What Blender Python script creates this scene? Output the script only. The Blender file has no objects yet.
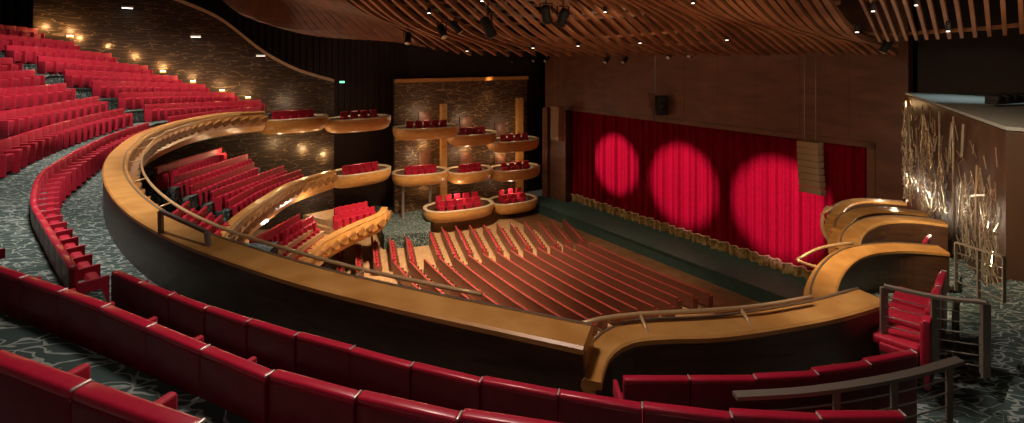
import bpy, bmesh, math, random
from mathutils import Vector, Matrix
random.seed(7)
SC = bpy.context.scene
COL = SC.collection
F, HY, H = 480.0, 58.0, 14.0       # focal length in pixels, horizon row, eye height above the stalls floor

# ------------------------------------------------------------------ camera, world, exposure
cam_d = bpy.data.cameras.new('camera'); cam = bpy.data.objects.new('camera', cam_d); COL.objects.link(cam)
cam.location = (0, 0, H); cam.rotation_euler = (math.pi/2, 0, 0)
cam_d.sensor_width = 36; cam_d.lens = 36*F/1024; cam_d.shift_y = -(211.5-HY)/1024
cam_d.clip_start = .05; cam_d.clip_end = 300
SC.camera = cam
w = bpy.data.worlds.new('world'); SC.world = w; w.use_nodes = True
w.node_tree.nodes['Background'].inputs[0].default_value = (1, .8, .65, 1)
w.node_tree.nodes['Background'].inputs[1].default_value = .03
SC.view_settings.view_transform = 'Standard'; SC.view_settings.look = 'None'
SC.view_settings.gamma = 1; SC.view_settings.use_curve_mapping = False
SC.view_settings.exposure = 0.0
SC.cycles.use_denoising = True
SC.cycles.max_bounces = 4; SC.cycles.diffuse_bounces = 2; SC.cycles.glossy_bounces = 2
SC.cycles.sample_clamp_indirect = 4

def light(kind, loc, power, color=(1, .78, .55), to=None, size=.5, angle=60, blend=.5, name='lamp'):
    d = bpy.data.lights.new(name, kind); d.energy = power; d.color = color
    if kind == 'AREA': d.shape = 'DISK'; d.size = size
    elif kind == 'SPOT': d.spot_size = math.radians(angle); d.spot_blend = blend; d.shadow_soft_size = size
    else: d.shadow_soft_size = size
    o = bpy.data.objects.new(name, d); COL.objects.link(o); o.location = loc
    if to is not None:
        o.rotation_euler = (Vector(to)-Vector(loc)).to_track_quat('-Z', 'Y').to_euler()
    return o
WARM = (1, .74, .48)
# house lights in the ceiling, with added fills among them
light('SPOT', (-4, 28, 14.4), 17000, (1, .74, .48), to=(-5, 32, 0), size=1.0, angle=88, blend=.9, name='house_or_fill_light')
light('SPOT', (4, 27, 14.2), 6500, (1, .70, .46), to=(3.5, 29, 0), size=1.0, angle=74, blend=.9, name='house_or_fill_light')
light('SPOT', (-14, 15.5, 19.5), 4600, (1, .84, .72), to=(-15, 17.5, 11.5), size=.6, angle=95, blend=.9, name='house_or_fill_light')
light('SPOT', (-18.5, 22, 21.5), 5200, (1, .84, .72), to=(-19.8, 24, 13), size=.6, angle=85, blend=.9, name='house_or_fill_light')
light('SPOT', (-16, 28, 19.5), 2000, (1, .8, .62), to=(-17.5, 28.5, 12), size=.6, angle=80, blend=.9, name='house_or_fill_light')
light('SPOT', (-8, 9, 17.5), 2500, (1, .86, .74), to=(-9, 10, 11), size=.6, angle=90, blend=.9, name='house_or_fill_light')
light('SPOT', (-1, 5.0, 17.3), 800, (1, .80, .68), to=(-.6, 4.2, 11), size=.5, angle=110, blend=.9, name='house_or_fill_light')
light('SPOT', (0, -3.0, 17.5), 130, (1, .80, .70), to=(0, 3, 12), size=.5, angle=100, blend=.9, name='house_or_fill_light')  # added fill behind the camera, lifts the seat backs
light('SPOT', (3.2, 6.4, 14.8), 420, (1, .80, .66), to=(5.3, 6.2, 10.6), size=.4, angle=75, blend=.9, name='house_or_fill_light')  # added spot, only to brighten the open seats
light('SPOT', (4.5, 9, 15.0), 2300, (1, .72, .46), to=(9.5, 13, 9), size=.5, angle=105, blend=.9, name='house_or_fill_light')
light('SPOT', (4, 12, 11.5), 1000, (1, .62, .36), to=(5, 24, 17), size=.5, angle=95, blend=.9, name='ceiling_fill')  # these added unseen spots stand in for light bounced onto the ceiling
light('SPOT', (11, 8.5, 12.9), 420, (1, .7, .45), to=(12, 16, 18), size=.4, angle=100, blend=.9, name='ceiling_fill')
light('SPOT', (-14, 20, 11.5), 500, (1, .62, .36), to=(-2, 28, 18), size=.5, angle=90, blend=.9, name='ceiling_fill')

# ------------------------------------------------------------------ geometry helpers
def PX(px, py, d): return Vector(((px-512)/F*d, d, H-(py-HY)/F*d))       # a point seen at (px, py) at depth d
def PZ(px, py, z):                                                       # ... or on the level z
    return PX(px, py, (H-z)*F/(py-HY))
def newobj(name, me, parent=None, mats=None):
    o = bpy.data.objects.new(name, me); COL.objects.link(o)
    if parent is not None: o.parent = parent
    for m in (mats or []): me.materials.append(m)
    return o
class MB:
    def __init__(s): s.v = []; s.f = []; s.m = []; s.sm = []
    def add(s, vs, fs, mi=0, smooth=False):
        b = len(s.v); s.v += [tuple(v) for v in vs]
        for f in fs: s.f.append(tuple(b+i for i in f)); s.m.append(mi); s.sm.append(smooth)
    def box(s, c, sz, mi=0, M=None, rz=0, bev=0):
        x, y, z = sz[0]/2, sz[1]/2, sz[2]/2
        R = M if M is not None else Matrix.Rotation(rz, 3, 'Z')
        c = Vector(c)
        if bev <= 0:
            vs = [c+R@Vector((a*x, b*y, d*z)) for a in (-1, 1) for b in (-1, 1) for d in (-1, 1)]
            s.add(vs, [(0,1,3,2), (4,6,7,5), (0,4,5,1), (2,3,7,6), (0,2,6,4), (1,5,7,3)], mi); return
        bm = bmesh.new(); bmesh.ops.create_cube(bm, size=1)
        for v in bm.verts: v.co = Vector((v.co.x*sz[0], v.co.y*sz[1], v.co.z*sz[2]))
        bmesh.ops.bevel(bm, geom=bm.edges[:], offset=bev, segments=2, affect='EDGES', profile=.6)
        bm.verts.index_update()
        s.add([c+R@v.co for v in bm.verts], [[v.index for v in f.verts] for f in bm.faces], mi, True)
        bm.free()
    def tube(s, pts, r, mi=0, n=8, closed=False):
        pts = [Vector(p) for p in pts]; N = len(pts); vs = []
        for i, p in enumerate(pts):
            a = pts[(i-1) % N] if closed else pts[max(i-1, 0)]
            b = pts[(i+1) % N] if closed else pts[min(i+1, N-1)]
            t = (b-a).normalized(); up = Vector((0, 0, 1)) if abs(t.z) < .9 else Vector((1, 0, 0))
            e = t.cross(up).normalized(); g = e.cross(t)
            rr = r[i] if isinstance(r, (list, tuple)) else r
            for k in range(n):
                q = 2*math.pi*k/n; vs.append(p+e*math.cos(q)*rr+g*math.sin(q)*rr)
        fs = []
        for i in range(N if closed else N-1):
            j = (i+1) % N
            for k in range(n): fs.append((i*n+k, i*n+(k+1) % n, j*n+(k+1) % n, j*n+k))
        if not closed: fs += [tuple(range(n))[::-1], tuple((N-1)*n+k for k in range(n))]
        s.add(vs, fs, mi, True)
    def bar(s, a, b, wd, ht, mi=0):
        a, b = Vector(a), Vector(b); t = (b-a); L = t.length; t.normalize()
        up = Vector((0, 0, 1)) if abs(t.z) < .95 else Vector((0, 1, 0))
        e = t.cross(up).normalized(); g = e.cross(t)
        M = Matrix((e, t, g)).transposed()
        s.box((a+b)/2, (wd, L, ht), mi, M)
    def sweep(s, path, prof, sgn=1, mi=0, caps=True, smooth=False, open_=False, tap=None):
        # profile: (offset, height) pairs, offset > 0 = to the left of travel times sgn
        N = len(path); n = len(prof); vs = []
        for i, p in enumerate(path):
            a, b = path[max(i-1, 0)], path[min(i+1, N-1)]
            t = Vector((b[0]-a[0], b[1]-a[1], 0)).normalized(); nn = Vector((-t.y, t.x, 0))*sgn
            for o, z in prof: vs.append(Vector(p)+nn*o*(tap[i] if tap else 1)+Vector((0, 0, z)))
        fs = []
        for i in range(N-1):
            for k in range(n-1 if open_ else n):
                fs.append((i*n+k, i*n+(k+1) % n, (i+1)*n+(k+1) % n, (i+1)*n+k))
        if caps and not open_: fs += [tuple(range(n)), tuple((N-1)*n+k for k in range(n))[::-1]]
        s.add(vs, fs, mi, smooth)
    def lathe(s, prof, c, n=16, mi=0, M=None):
        vs = []; c = Vector(c); M = M or Matrix.Identity(3)
        for r, z in prof:
            for k in range(n):
                q = 2*math.pi*k/n; vs.append(c+M@Vector((r*math.cos(q), r*math.sin(q), z)))
        m = len(prof); fs = []
        for i in range(m-1):
            for k in range(n): fs.append((i*n+k, i*n+(k+1) % n, (i+1)*n+(k+1) % n, (i+1)*n+k))
        fs += [tuple(range(n))[::-1], tuple((m-1)*n+k for k in range(n))]
        s.add(vs, fs, mi, True)
    def build(s, name, mats, parent=None, fixn=True):
        me = bpy.data.meshes.new(name); me.from_pydata(s.v, [], s.f)
        if not isinstance(mats, (list, tuple)): mats = [mats]
        for m in mats: me.materials.append(m)
        for p, mi, sm in zip(me.polygons, s.m, s.sm): p.material_index = mi; p.use_smooth = sm
        if fixn:
            bm = bmesh.new(); bm.from_mesh(me); bmesh.ops.recalc_face_normals(bm, faces=bm.faces); bm.to_mesh(me); bm.free()
        o = bpy.data.objects.new(name, me); COL.objects.link(o)
        if parent is not None: o.parent = parent
        return o
def catmull(pts, step=.4):
    pts = [Vector(p) for p in pts]
    if len(pts) == 2:
        n = max(1, int((pts[1]-pts[0]).length/step)); return [pts[0].lerp(pts[1], i/n) for i in range(n+1)]
    P = [pts[0]*2-pts[1]]+pts+[pts[-1]*2-pts[-2]]; out = []
    for i in range(1, len(P)-2):
        a, b, c, d = P[i-1:i+3]; n = max(1, int((c-b).length/step))
        for k in range(n):
            t = k/n; out.append(.5*((2*b)+(c-a)*t+(2*a-5*b+4*c-d)*t*t+(3*b-a-3*c+d)*t**3))
    out.append(pts[-1]); return out
def resample(path, step, off=0.0):
    out = []; acc = -off
    for a, b in zip(path[:-1], path[1:]):
        L = (b-a).xy.length
        if L < 1e-6: continue
        while acc <= L:
            if acc >= 0: out.append((a.lerp(b, acc/L), (b-a).normalized()))
            acc += step
        acc -= L
    return out
def side(path, C):
    m = path[len(path)//2]; a = path[len(path)//2-1]; t = (m-a); n = Vector((-t.y, t.x, 0))
    return 1 if n.dot(Vector((C[0], C[1], 0))-Vector((m.x, m.y, 0))) > 0 else -1
def tag(o, label=None, cat=None, group=None, kind=None):
    if label: o['label'] = label
    if cat: o['category'] = cat
    if group: o['group'] = group
    if kind: o['kind'] = kind
    return o
def empty(name, loc=(0, 0, 0), rz=0):
    o = bpy.data.objects.new(name, None); COL.objects.link(o); o.location = loc; o.rotation_euler = (0, 0, rz); o.empty_display_size = .1
    return o
def copy_tree(o, parent=None):
    c = o.copy(); COL.objects.link(c)
    if parent is not None: c.parent = parent
    for ch in KIDS.get(o.name, []): copy_tree(ch, c)
    return c
KIDS = {}
def reg(root):
    for ch in root.children: KIDS.setdefault(root.name, []).append(ch); reg(ch)
    return root
WORDS = 'first second third fourth fifth sixth seventh eighth ninth tenth'.split()
def ordn(i):
    if i <= 10: return WORDS[i-1]
    return f"{i}{'th' if 10 < i % 100 < 14 else {1:'st', 2:'nd', 3:'rd'}.get(i % 10, 'th')}"
HALL = (3, 26)

# ------------------------------------------------------------------ materials
def mat(name, col, rough=.5, metal=0, emit=None, es=0, col2=None, scale=4, stretch=(1, 1, 1), bump=0, coat=0, detail=4, lo=.35, hi=.65, sheen=0):
    m = bpy.data.materials.new(name); m.use_nodes = True; nt = m.node_tree; b = nt.nodes['Principled BSDF']
    b.inputs['Base Color'].default_value = (*col, 1); b.inputs['Roughness'].default_value = rough; b.inputs['Metallic'].default_value = metal
    if coat: b.inputs['Coat Weight'].default_value = coat; b.inputs['Coat Roughness'].default_value = .2
    if sheen: b.inputs['Sheen Weight'].default_value = sheen; b.inputs['Sheen Tint'].default_value = (*[min(1, c*1.6+.1) for c in col], 1)
    if emit: b.inputs['Emission Color'].default_value = (*emit, 1); b.inputs['Emission Strength'].default_value = es
    if col2 or bump:
        tc = nt.nodes.new('ShaderNodeTexCoord'); mp = nt.nodes.new('ShaderNodeMapping'); nz = nt.nodes.new('ShaderNodeTexNoise')
        mp.inputs['Scale'].default_value = stretch; nz.inputs['Scale'].default_value = scale; nz.inputs['Detail'].default_value = detail
        nt.links.new(tc.outputs['Object'], mp.inputs[0]); nt.links.new(mp.outputs[0], nz.inputs['Vector'])
        if col2:
            r = nt.nodes.new('ShaderNodeValToRGB'); r.color_ramp.elements[0].position = lo; r.color_ramp.elements[1].position = hi
            r.color_ramp.elements[0].color = (*col, 1); r.color_ramp.elements[1].color = (*col2, 1)
            nt.links.new(nz.outputs[0], r.inputs[0]); nt.links.new(r.outputs[0], b.inputs['Base Color'])
        if bump:
            bp = nt.nodes.new('ShaderNodeBump'); bp.inputs['Strength'].default_value = bump; bp.inputs['Distance'].default_value = .02
            nt.links.new(nz.outputs[0], bp.inputs['Height']); nt.links.new(bp.outputs[0], b.inputs['Normal'])
    return m
def vein_mat(name, base, line, width=.03, scale=1.6, dist=1.2, metal=.6, stretch=(1, 1, 1.8), rough=.4, base2=None):
    m = bpy.data.materials.new(name); m.use_nodes = True; nt = m.node_tree; b = nt.nodes['Principled BSDF']
    tc = nt.nodes.new('ShaderNodeTexCoord'); mp = nt.nodes.new('ShaderNodeMapping'); mp.inputs['Scale'].default_value = stretch
    nz = nt.nodes.new('ShaderNodeTexNoise'); nz.inputs['Scale'].default_value = scale*.7
    mx = nt.nodes.new('ShaderNodeVectorMath'); mx.operation = 'MULTIPLY_ADD'; mx.inputs[1].default_value = (dist,)*3
    vo = nt.nodes.new('ShaderNodeTexVoronoi'); vo.feature = 'DISTANCE_TO_EDGE'; vo.inputs['Scale'].default_value = scale
    lt = nt.nodes.new('ShaderNodeMapRange'); lt.inputs['From Min'].default_value = width; lt.inputs['From Max'].default_value = width*1.6
    lt.inputs['To Min'].default_value = 1; lt.inputs['To Max'].default_value = 0
    mc = nt.nodes.new('ShaderNodeMix'); mc.data_type = 'RGBA'; mc.inputs[6].default_value = (*base, 1); mc.inputs[7].default_value = (*line, 1)
    nt.links.new(tc.outputs['Object'], mp.inputs[0]); nt.links.new(mp.outputs[0], nz.inputs['Vector'])
    nt.links.new(nz.outputs['Color'], mx.inputs[0]); nt.links.new(mp.outputs[0], mx.inputs[2])
    nt.links.new(mx.outputs[0], vo.inputs['Vector']); nt.links.new(vo.outputs['Distance'], lt.inputs['Value'])
    nt.links.new(lt.outputs[0], mc.inputs[0]); nt.links.new(mc.outputs[2], b.inputs['Base Color'])
    if metal:
        mm = nt.nodes.new('ShaderNodeMath'); mm.operation = 'MULTIPLY'; mm.inputs[1].default_value = metal
        nt.links.new(lt.outputs[0], mm.inputs[0]); nt.links.new(mm.outputs[0], b.inputs['Metallic'])
    bp = nt.nodes.new('ShaderNodeBump'); bp.inputs['Strength'].default_value = .4; bp.inputs['Distance'].default_value = .03
    nt.links.new(lt.outputs[0], bp.inputs['Height']); nt.links.new(bp.outputs[0], b.inputs['Normal'])
    b.inputs['Roughness'].default_value = rough
    return m
M = {}
M['carpet'] = vein_mat('patterned_carpet', (.035, .062, .060), (.26, .31, .29), .04, 2.9, 1.1, 0, (1, 2.2, 1), .95)
M['seat'] = mat('crimson_fabric', (.42, .006, .028), .62, col2=(.55, .012, .045), scale=30, sheen=.25)
M['seatback'] = mat('oxblood_shell', (.17, .004, .013), .42, col2=(.21, .006, .018), scale=12, coat=.1)
M['roll'] = mat('lit_crimson_vinyl', (.50, .012, .045), .33, col2=(.56, .02, .055), scale=20, coat=.35)  # seat red, lightened to paint the light caught along the top
M['glint_metal'] = mat('pale_metal', (.75, .68, .62), .35, .6)
M['oak'] = mat('golden_oak', (.50, .23, .055), .38, col2=(.66, .34, .10), scale=2.2, stretch=(1, 1, 6), bump=.05, coat=.25)
M['paleledge'] = mat('pale_ledge', (.58, .44, .28), .4, col2=(.68, .55, .38), scale=5)
M['relief'] = mat('carved_oak', (.26, .11, .03), .45, col2=(.34, .16, .05), scale=3)
M['walnut'] = mat('dark_walnut', (.060, .022, .009), .42, col2=(.11, .045, .018), scale=2, stretch=(1, 1, 7), coat=.2)
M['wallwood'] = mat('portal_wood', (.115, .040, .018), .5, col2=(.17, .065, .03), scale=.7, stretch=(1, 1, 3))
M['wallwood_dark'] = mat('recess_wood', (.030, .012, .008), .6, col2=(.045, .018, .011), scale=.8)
M['slat'] = mat('ceiling_timber', (.22, .085, .035), .5, col2=(.42, .19, .085), scale=.5)
M['plank'] = mat('ceiling_plank', (.13, .045, .02), .5, col2=(.24, .09, .04), scale=1.2, stretch=(3, .5, 1))
M['black'] = mat('matt_black', (.008, .007, .008), .7)
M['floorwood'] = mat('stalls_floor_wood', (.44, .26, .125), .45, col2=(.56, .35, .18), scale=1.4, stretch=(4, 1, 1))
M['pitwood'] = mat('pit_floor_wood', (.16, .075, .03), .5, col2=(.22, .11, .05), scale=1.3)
M['stage'] = mat('stage_floor', (.03, .075, .068), .6, col2=(.045, .10, .09), scale=3)
M['velvet'] = mat('stage_velvet', (.19, .0, .008), .85, col2=(.24, .0, .011), scale=6)
M['velvet'].node_tree.nodes['Principled BSDF'].inputs['Specular IOR Level'].default_value = .08
M['fringe'] = mat('gold_fringe', (.60, .42, .16), .5, col2=(.24, .12, .04), scale=7, stretch=(1, 1, .5))
M['brass'] = mat('brass', (.68, .46, .24), .35, .3)
M['steel'] = mat('bronze_steel', (.24, .20, .16), .5, .25)
M['cable'] = mat('steel_cable', (.42, .38, .32), .35, .8)
M['glass'] = mat('plate_glass', (.75, .85, .82), .05)
g = M['glass'].node_tree.nodes['Principled BSDF']; g.inputs['Transmission Weight'].default_value = 1; g.inputs['IOR'].default_value = 1.1
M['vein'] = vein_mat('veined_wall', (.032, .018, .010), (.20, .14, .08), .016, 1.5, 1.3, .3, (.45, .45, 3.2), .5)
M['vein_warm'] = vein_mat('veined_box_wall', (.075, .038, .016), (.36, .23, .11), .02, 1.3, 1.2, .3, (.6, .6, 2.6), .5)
M['screenback'] = mat('screen_back', (.085, .04, .017), .5, col2=(.055, .024, .011), scale=1.5, stretch=(1, 1, .3))
M['twig'] = mat('silvered_metal', (.72, .62, .45), .28, .85)
M['stallback'] = mat('stall_seat_wood', (.19, .065, .042), .42, col2=(.24, .085, .055), scale=10)
M['stallpad'] = mat('stall_seat_fabric', (.50, .02, .04), .6)
M['lamp'] = mat('lamp_glow', (1, .8, .55), .5, emit=(1, .72, .4), es=9)
M['lampw'] = mat('white_lamp_glow', (1, .95, .9), .5, emit=(1, .9, .8), es=4)
M['exit'] = mat('green_sign', (.1, .8, .4), .5, emit=(.2, 1, .5), es=2.0)
M['concrete'] = mat('pale_plaster', (.30, .33, .32), .8)
M['speaker'] = mat('bronze_grille', (.30, .17, .08), .6, col2=(.22, .12, .055), scale=40)

# ------------------------------------------------------------------ stage frame
O = Vector((4.9, 43.5, 0)); U = Vector((.6, -.8, 0)); N = Vector((-.8, -.6, 0))    # along the stage, towards the audience
def S(t, s, z): return O+U*t+N*s+Vector((0, 0, z))
SW = 22.9
# floor of the stalls
m = MB()
m.add([S(-14, 1.0, 0), S(30, 1.0, 0), S(30, 40, 0), S(-14, 40, 0)], [(0, 1, 2, 3)])
tag(m.build('floor', M['floorwood'], fixn=False), kind='structure')
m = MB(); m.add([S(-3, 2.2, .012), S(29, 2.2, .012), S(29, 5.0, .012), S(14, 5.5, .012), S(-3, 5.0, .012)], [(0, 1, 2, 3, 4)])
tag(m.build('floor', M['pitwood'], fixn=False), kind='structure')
# stage platform with its apron
m = MB(); m.sweep([S(-3, 0, 0), S(29, 0, 0)], [(-6, 0), (-6, .9), (2.3, .9), (2.3, .8), (2.2, .8), (2.2, 0)], sgn=side([S(-3, 0, 0), S(29, 0, 0)], (0, 25)))
st = m.build('stage_platform', M['stage']); tag(st, kind='structure')
# portal wall
def wall_quad(mb, a, b, z0, z1, th=.4, mi=0, back=None):
    a, b = Vector(a), Vector(b); t = (b-a).normalized(); n = Vector((-t.y, t.x, 0))*th
    vs = [a, b, b+n, a+n]
    mb.add([Vector((v.x, v.y, z0)) for v in vs]+[Vector((v.x, v.y, z1)) for v in vs],
           [(0,1,2,3), (4,5,6,7), (0,1,5,4), (1,2,6,5), (2,3,7,6), (3,0,4,7)], mi)
def sw(mb, t0, t1, z0, z1, s0=-.8, s1=0, mi=0):
    vs = [S(t0, s0, z0), S(t1, s0, z0), S(t1, s1, z0), S(t0, s1, z0), S(t0, s0, z1), S(t1, s0, z1), S(t1, s1, z1), S(t0, s1, z1)]
    mb.add(vs, [(0,1,2,3), (4,5,6,7), (0,1,5,4), (1,2,6,5), (2,3,7,6), (3,0,4,7)], mi)
m = MB()
sw(m, -2.9, 0, 0, 9.3); sw(m, SW, 24.6, 0, 9.3)
zz = 9.3
for k in range(11):          # tall veneer panels over the opening with fine joints
    a = -2.9+k*27.5/11; b = a+27.5/11-.012
    sw(m, a, b, 9.33, 11.9, -.8, .0); sw(m, a, b, 11.93, 22, -.8, -.0)
sw(m, -2.9, 24.6, 9.3, 22, -.8, -.03)
sw(m, -2.9, -2.2, 0, 9.3, -.8, .35)           # pilaster left of the opening
sw(m, -.35, 0, .9, 9.3, -.8, .08); sw(m, SW, SW+.35, .9, 9.55, -.8, .08); sw(m, -.35, SW+.35, 9.3, 9.6, -.8, .08)
tag(m.build('wall_front', M['wallwood']), kind='structure')
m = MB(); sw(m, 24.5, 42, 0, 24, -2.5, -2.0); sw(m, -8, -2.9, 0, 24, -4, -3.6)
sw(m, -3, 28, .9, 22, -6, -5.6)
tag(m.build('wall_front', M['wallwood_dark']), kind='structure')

# stage curtain: pleated velvet with a gold fringe
root = tag(empty('stage_curtain', S(SW/2, -.9, .9)), 'wide red velvet stage curtain lit by three round spots', 'curtain')
def pleat(t): return .16*math.sin(t*9.3)+.10*math.sin(t*4.1+1)+.05*math.sin(t*23)
def curtain_mesh(z0, z1, zs, bulge=0, extra=.0):
    m = MB(); n = 520; vs = []; rows = zs+1
    for j in range(rows):
        z = z0+(z1-z0)*j/zs
        for i in range(n+1):
            t = -.6+(SW+1.2)*i/n; amp = 1-.35*(z-.9)/8.5
            p = S(t, -.95+pleat(t)*amp+extra, z)-root.location; vs.append(p)
    fs = [(j*(n+1)+i, j*(n+1)+i+1, (j+1)*(n+1)+i+1, (j+1)*(n+1)+i) for j in range(zs) for i in range(n)]
    m.add(vs, fs, 0, True); return m
curtain_mesh(.93, 9.6, 6).build('velvet', M['velvet'], root, fixn=False)
curtain_mesh(.92, 1.56, 2, extra=.07).build('fringe', M['fringe'], root, fixn=False)
m = MB(); m.tube([S(-.5+i*(SW+1)/520, -.80+pleat(-.5+i*(SW+1)/520)*.95, 1.56)-root.location for i in range(521)], .05, n=6)
m.build('braid_trim', M['brass'], root)
# follow-spots on the curtain
for (px, py, rw, pw) in ((608, 163, 2.15, 1.0), (674, 183, 2.6, 1.0), (771, 206, 2.75, 1.0)):
    r = (px-512)/F; tt = (O.y*r-O.x)/(.6+.8*r); p = S(tt, -.8, 0); p.z = H-(py-HY)/F*p.y
    src = p+N*24+Vector((0, 0, 9.5)); dist = (src-p).length
    light('SPOT', src, 70000, (1, .6, .9), to=p, size=.05, angle=math.degrees(2*math.atan(rw*1.22/dist)), blend=.6, name='follow_spot')

# ------------------------------------------------------------------ side walls
W0 = Vector((-11, 38, 0)); WD = Vector((-.79, -.61, 0)); 
def Wt(px):
    r = (512-px)/F; return (38*r-11)/(.79+.61*r)
def WP(px): return W0+WD*Wt(px)
# left wall with the wavy top edge
m = MB(); n = 90; pts = [(334, 80), (330, 79), (300, 70), (275, 58), (255, 45), (238, 31), (215, 15), (180, 0), (150, -10), (90, -25), (33, -36)]
tops = []
for px, py in pts:
    p = WP(px); tops.append(Vector((p.x, p.y, H-(py-HY)/F*p.y)))
tops = catmull(tops, .5)
vs = [Vector((p.x, p.y, 0)) for p in tops]+tops; L = len(tops)
m.add(vs, [(i, i+1, L+i+1, L+i) for i in range(L-1)])
nb = Vector((-.61, .79, 0))*.35
m.add([v+nb for v in vs], [(i, i+1, L+i+1, L+i) for i in range(L-1)]); m.add([tops[i] for i in range(L)]+[tops[i]+nb for i in range(L)], [(i, i+1, L+i+1, L+i) for i in range(L-1)])
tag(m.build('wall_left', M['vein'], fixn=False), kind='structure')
m = MB(); m.sweep(tops, [(-.06, -.16), (.38, -.16), (.38, .06), (-.06, .06)], sgn=side(tops, (-30, 60)))
tag(m.build('trim_1', M['paleledge']), kind='structure')
# dark recess wall behind and above it, with vertical battens
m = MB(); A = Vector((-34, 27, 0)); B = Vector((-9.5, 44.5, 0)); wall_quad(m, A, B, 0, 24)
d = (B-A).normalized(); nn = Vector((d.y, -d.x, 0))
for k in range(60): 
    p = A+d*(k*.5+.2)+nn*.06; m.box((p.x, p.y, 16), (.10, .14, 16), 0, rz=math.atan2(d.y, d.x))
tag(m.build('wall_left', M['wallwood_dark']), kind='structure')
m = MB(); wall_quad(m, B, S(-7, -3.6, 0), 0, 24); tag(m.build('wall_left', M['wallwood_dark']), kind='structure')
# wall behind the stacked boxes
FA = Vector((-9.75, 40, 0)); FB = Vector((1.45, 46.4, 0)); fd = (FB-FA).normalized(); fn = Vector((fd.y, -fd.x, 0))
m = MB(); wall_quad(m, FA, FB, 0, 12.15, .5)
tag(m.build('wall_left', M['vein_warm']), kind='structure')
m = MB()
for t, wd, z1 in ((4.2, .5, 10.0), (11.9, .6, 10.2)):
    p = FA+fd*t+fn*.25; m.box((p.x, p.y, z1/2), (wd, .5, z1), rz=math.atan2(fd.y, fd.x))
m.box(FA+fd*6.4+fn*.1+Vector((0, 0, 12.1)), (12.9, .5, .3), rz=math.atan2(fd.y, fd.x))
tag(m.build('trim_2', M['oak']), kind='structure')

# lit wooden doors behind the stacked boxes
nd = 1
for t, zs in ((2.6, (7.0, 3.6)), (6.4, (6.3, 3.1)), (9.9, (5.6, 2.5))):
    for z in zs:
        p = FA+fd*t+fn*.06; rz = math.atan2(fd.y, fd.x); m = MB()
        m.box((p.x, p.y, z+1.25), (1.15, .12, 2.3), rz=rz, bev=.02); m.box(p+fn*.08+Vector((0, 0, z+1.25)), (.8, .05, 2.0), rz=rz, bev=.015)
        dr = m.build(f'door_{nd}', M['wallwood']); tag(dr, kind='structure')
        m = MB(); q = p+fd*.45+fn*.14; m.box((q.x, q.y, z+1.1), (.05, .06, .3), rz=rz); m.build('door_handle', M['brass'], dr); nd += 1
# ------------------------------------------------------------------ ceiling canopy
edge = [((205, -25), 15, (190, -70), 12), ((230, 0), 18, (205, -70), 13), ((262, 22), 22, (215, -70), 14), ((320, 37), 30, (225, -70), 17), ((400, 43), 36, (255, -70), 19), ((470, 55), 39.5, (300, -70), 20),
        ((560, 56), 39, (380, -70), 20), ((650, 56), 34.2, (475, -70), 18), ((740, 56), 29.3, (575, -70), 16), ((820, 55), 26, (672, -70), 14.5), ((900, 55), 23.2, (775, -70), 13)]
e0 = catmull([PX(*a, d) for a, d, b, e in edge], .15); e1 = catmull([PX(*b, e) for a, d, b, e in edge], .15)
def sample(pl, t):
    Ls = [0]
    for a, b in zip(pl[:-1], pl[1:]): Ls.append(Ls[-1]+(b-a).length)
    x = t*Ls[-1]
    for i in range(len(pl)-1):
        if Ls[i+1] >= x or i == len(pl)-2:
            return pl[i].lerp(pl[i+1], (x-Ls[i])/max(1e-9, Ls[i+1]-Ls[i]))
# parameters by segment so that both ends stay paired
def pair(u):
    n = len(edge)-1; 
    A_ = [PX(*a, d) for a, d, b, e in edge]; B_ = [PX(*b, e) for a, d, b, e in edge]
    def cr(P, u):
        x = u*n; i = min(int(x), n-1); t = x-i
        a = P[i-1] if i > 0 else P[0]*2-P[1]; b, c = P[i], P[i+1]; d = P[i+2] if i+2 <= n else P[n]*2-P[n-1]
        return .5*((2*b)+(c-a)*t+(2*a-5*b+4*c-d)*t*t+(3*b-a-3*c+d)*t**3)
    return cr(A_, u), cr(B_, u)
def wav(u, v): return .35*math.sin(u*14+v*7)*math.sin(v*math.pi)-.5*math.sin(v*math.pi)
def cpt(u, v):
    a, b = pair(u); p = a.lerp(b, v); p.z += wav(u, v); return p
root = tag(empty('ceiling', (0, 0, 0)), kind='structure')
m = MB(); NU = 60
# boarded belly on the left side, then open slats
U0 = .44
for i in range(40):
    ua, ub = U0*i/40, U0*(i+.86)/40
    V = 14; vs = []
    for k in range(V+1):
        v = k/V
        for u, dz in ((ua, 0), (ub, .03), (ub, .13), (ua, .13)): 
            p = cpt(u, v); vs.append(p+Vector((0, 0, dz)))
    fs = [(k*4+q, k*4+(q+1) % 4, k*4+4+(q+1) % 4, k*4+4+q) for k in range(V) for q in range(4)]+[(0, 1, 2, 3)]
    m.add(vs, fs, 0)
tag(m.build('ceiling', M['plank']), kind='structure')
m = MB(); NS = 44
for i in range(NS):
    u = U0+(1-U0)*((i+.5)/NS)**.88; V = 16; vs = []
    for k in range(V+1):
        v = k/V; p = cpt(u, v); q = cpt(min(1, u+.003), v)-cpt(u-.003, v); q.z = 0; q.normalize()
        wd = .10; hd = .24
        for a, b in ((-wd, 0), (wd, 0), (wd, hd), (-wd, hd)): vs.append(p+q*a+Vector((0, 0, b+.05*math.sin(i*1.7))))
    fs = [(k*4+q, k*4+(q+1) % 4, k*4+4+(q+1) % 4, k*4+4+q) for k in range(V) for q in range(4)]+[(0, 1, 2, 3)]
    m.add(vs, fs, 0)
for v in (.02, .16, .3, .46, .62):    # cross members above the slats
    m.sweep([cpt(U0+(1-U0)*k/30, v)+Vector((0, 0, .3)) for k in range(31)], [(-.06, 0), (.06, 0), (.06, .14), (-.06, .14)])
tag(m.build('ceiling', M['slat']), kind='structure')
m = MB()                               # near right bay of open slats
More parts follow.
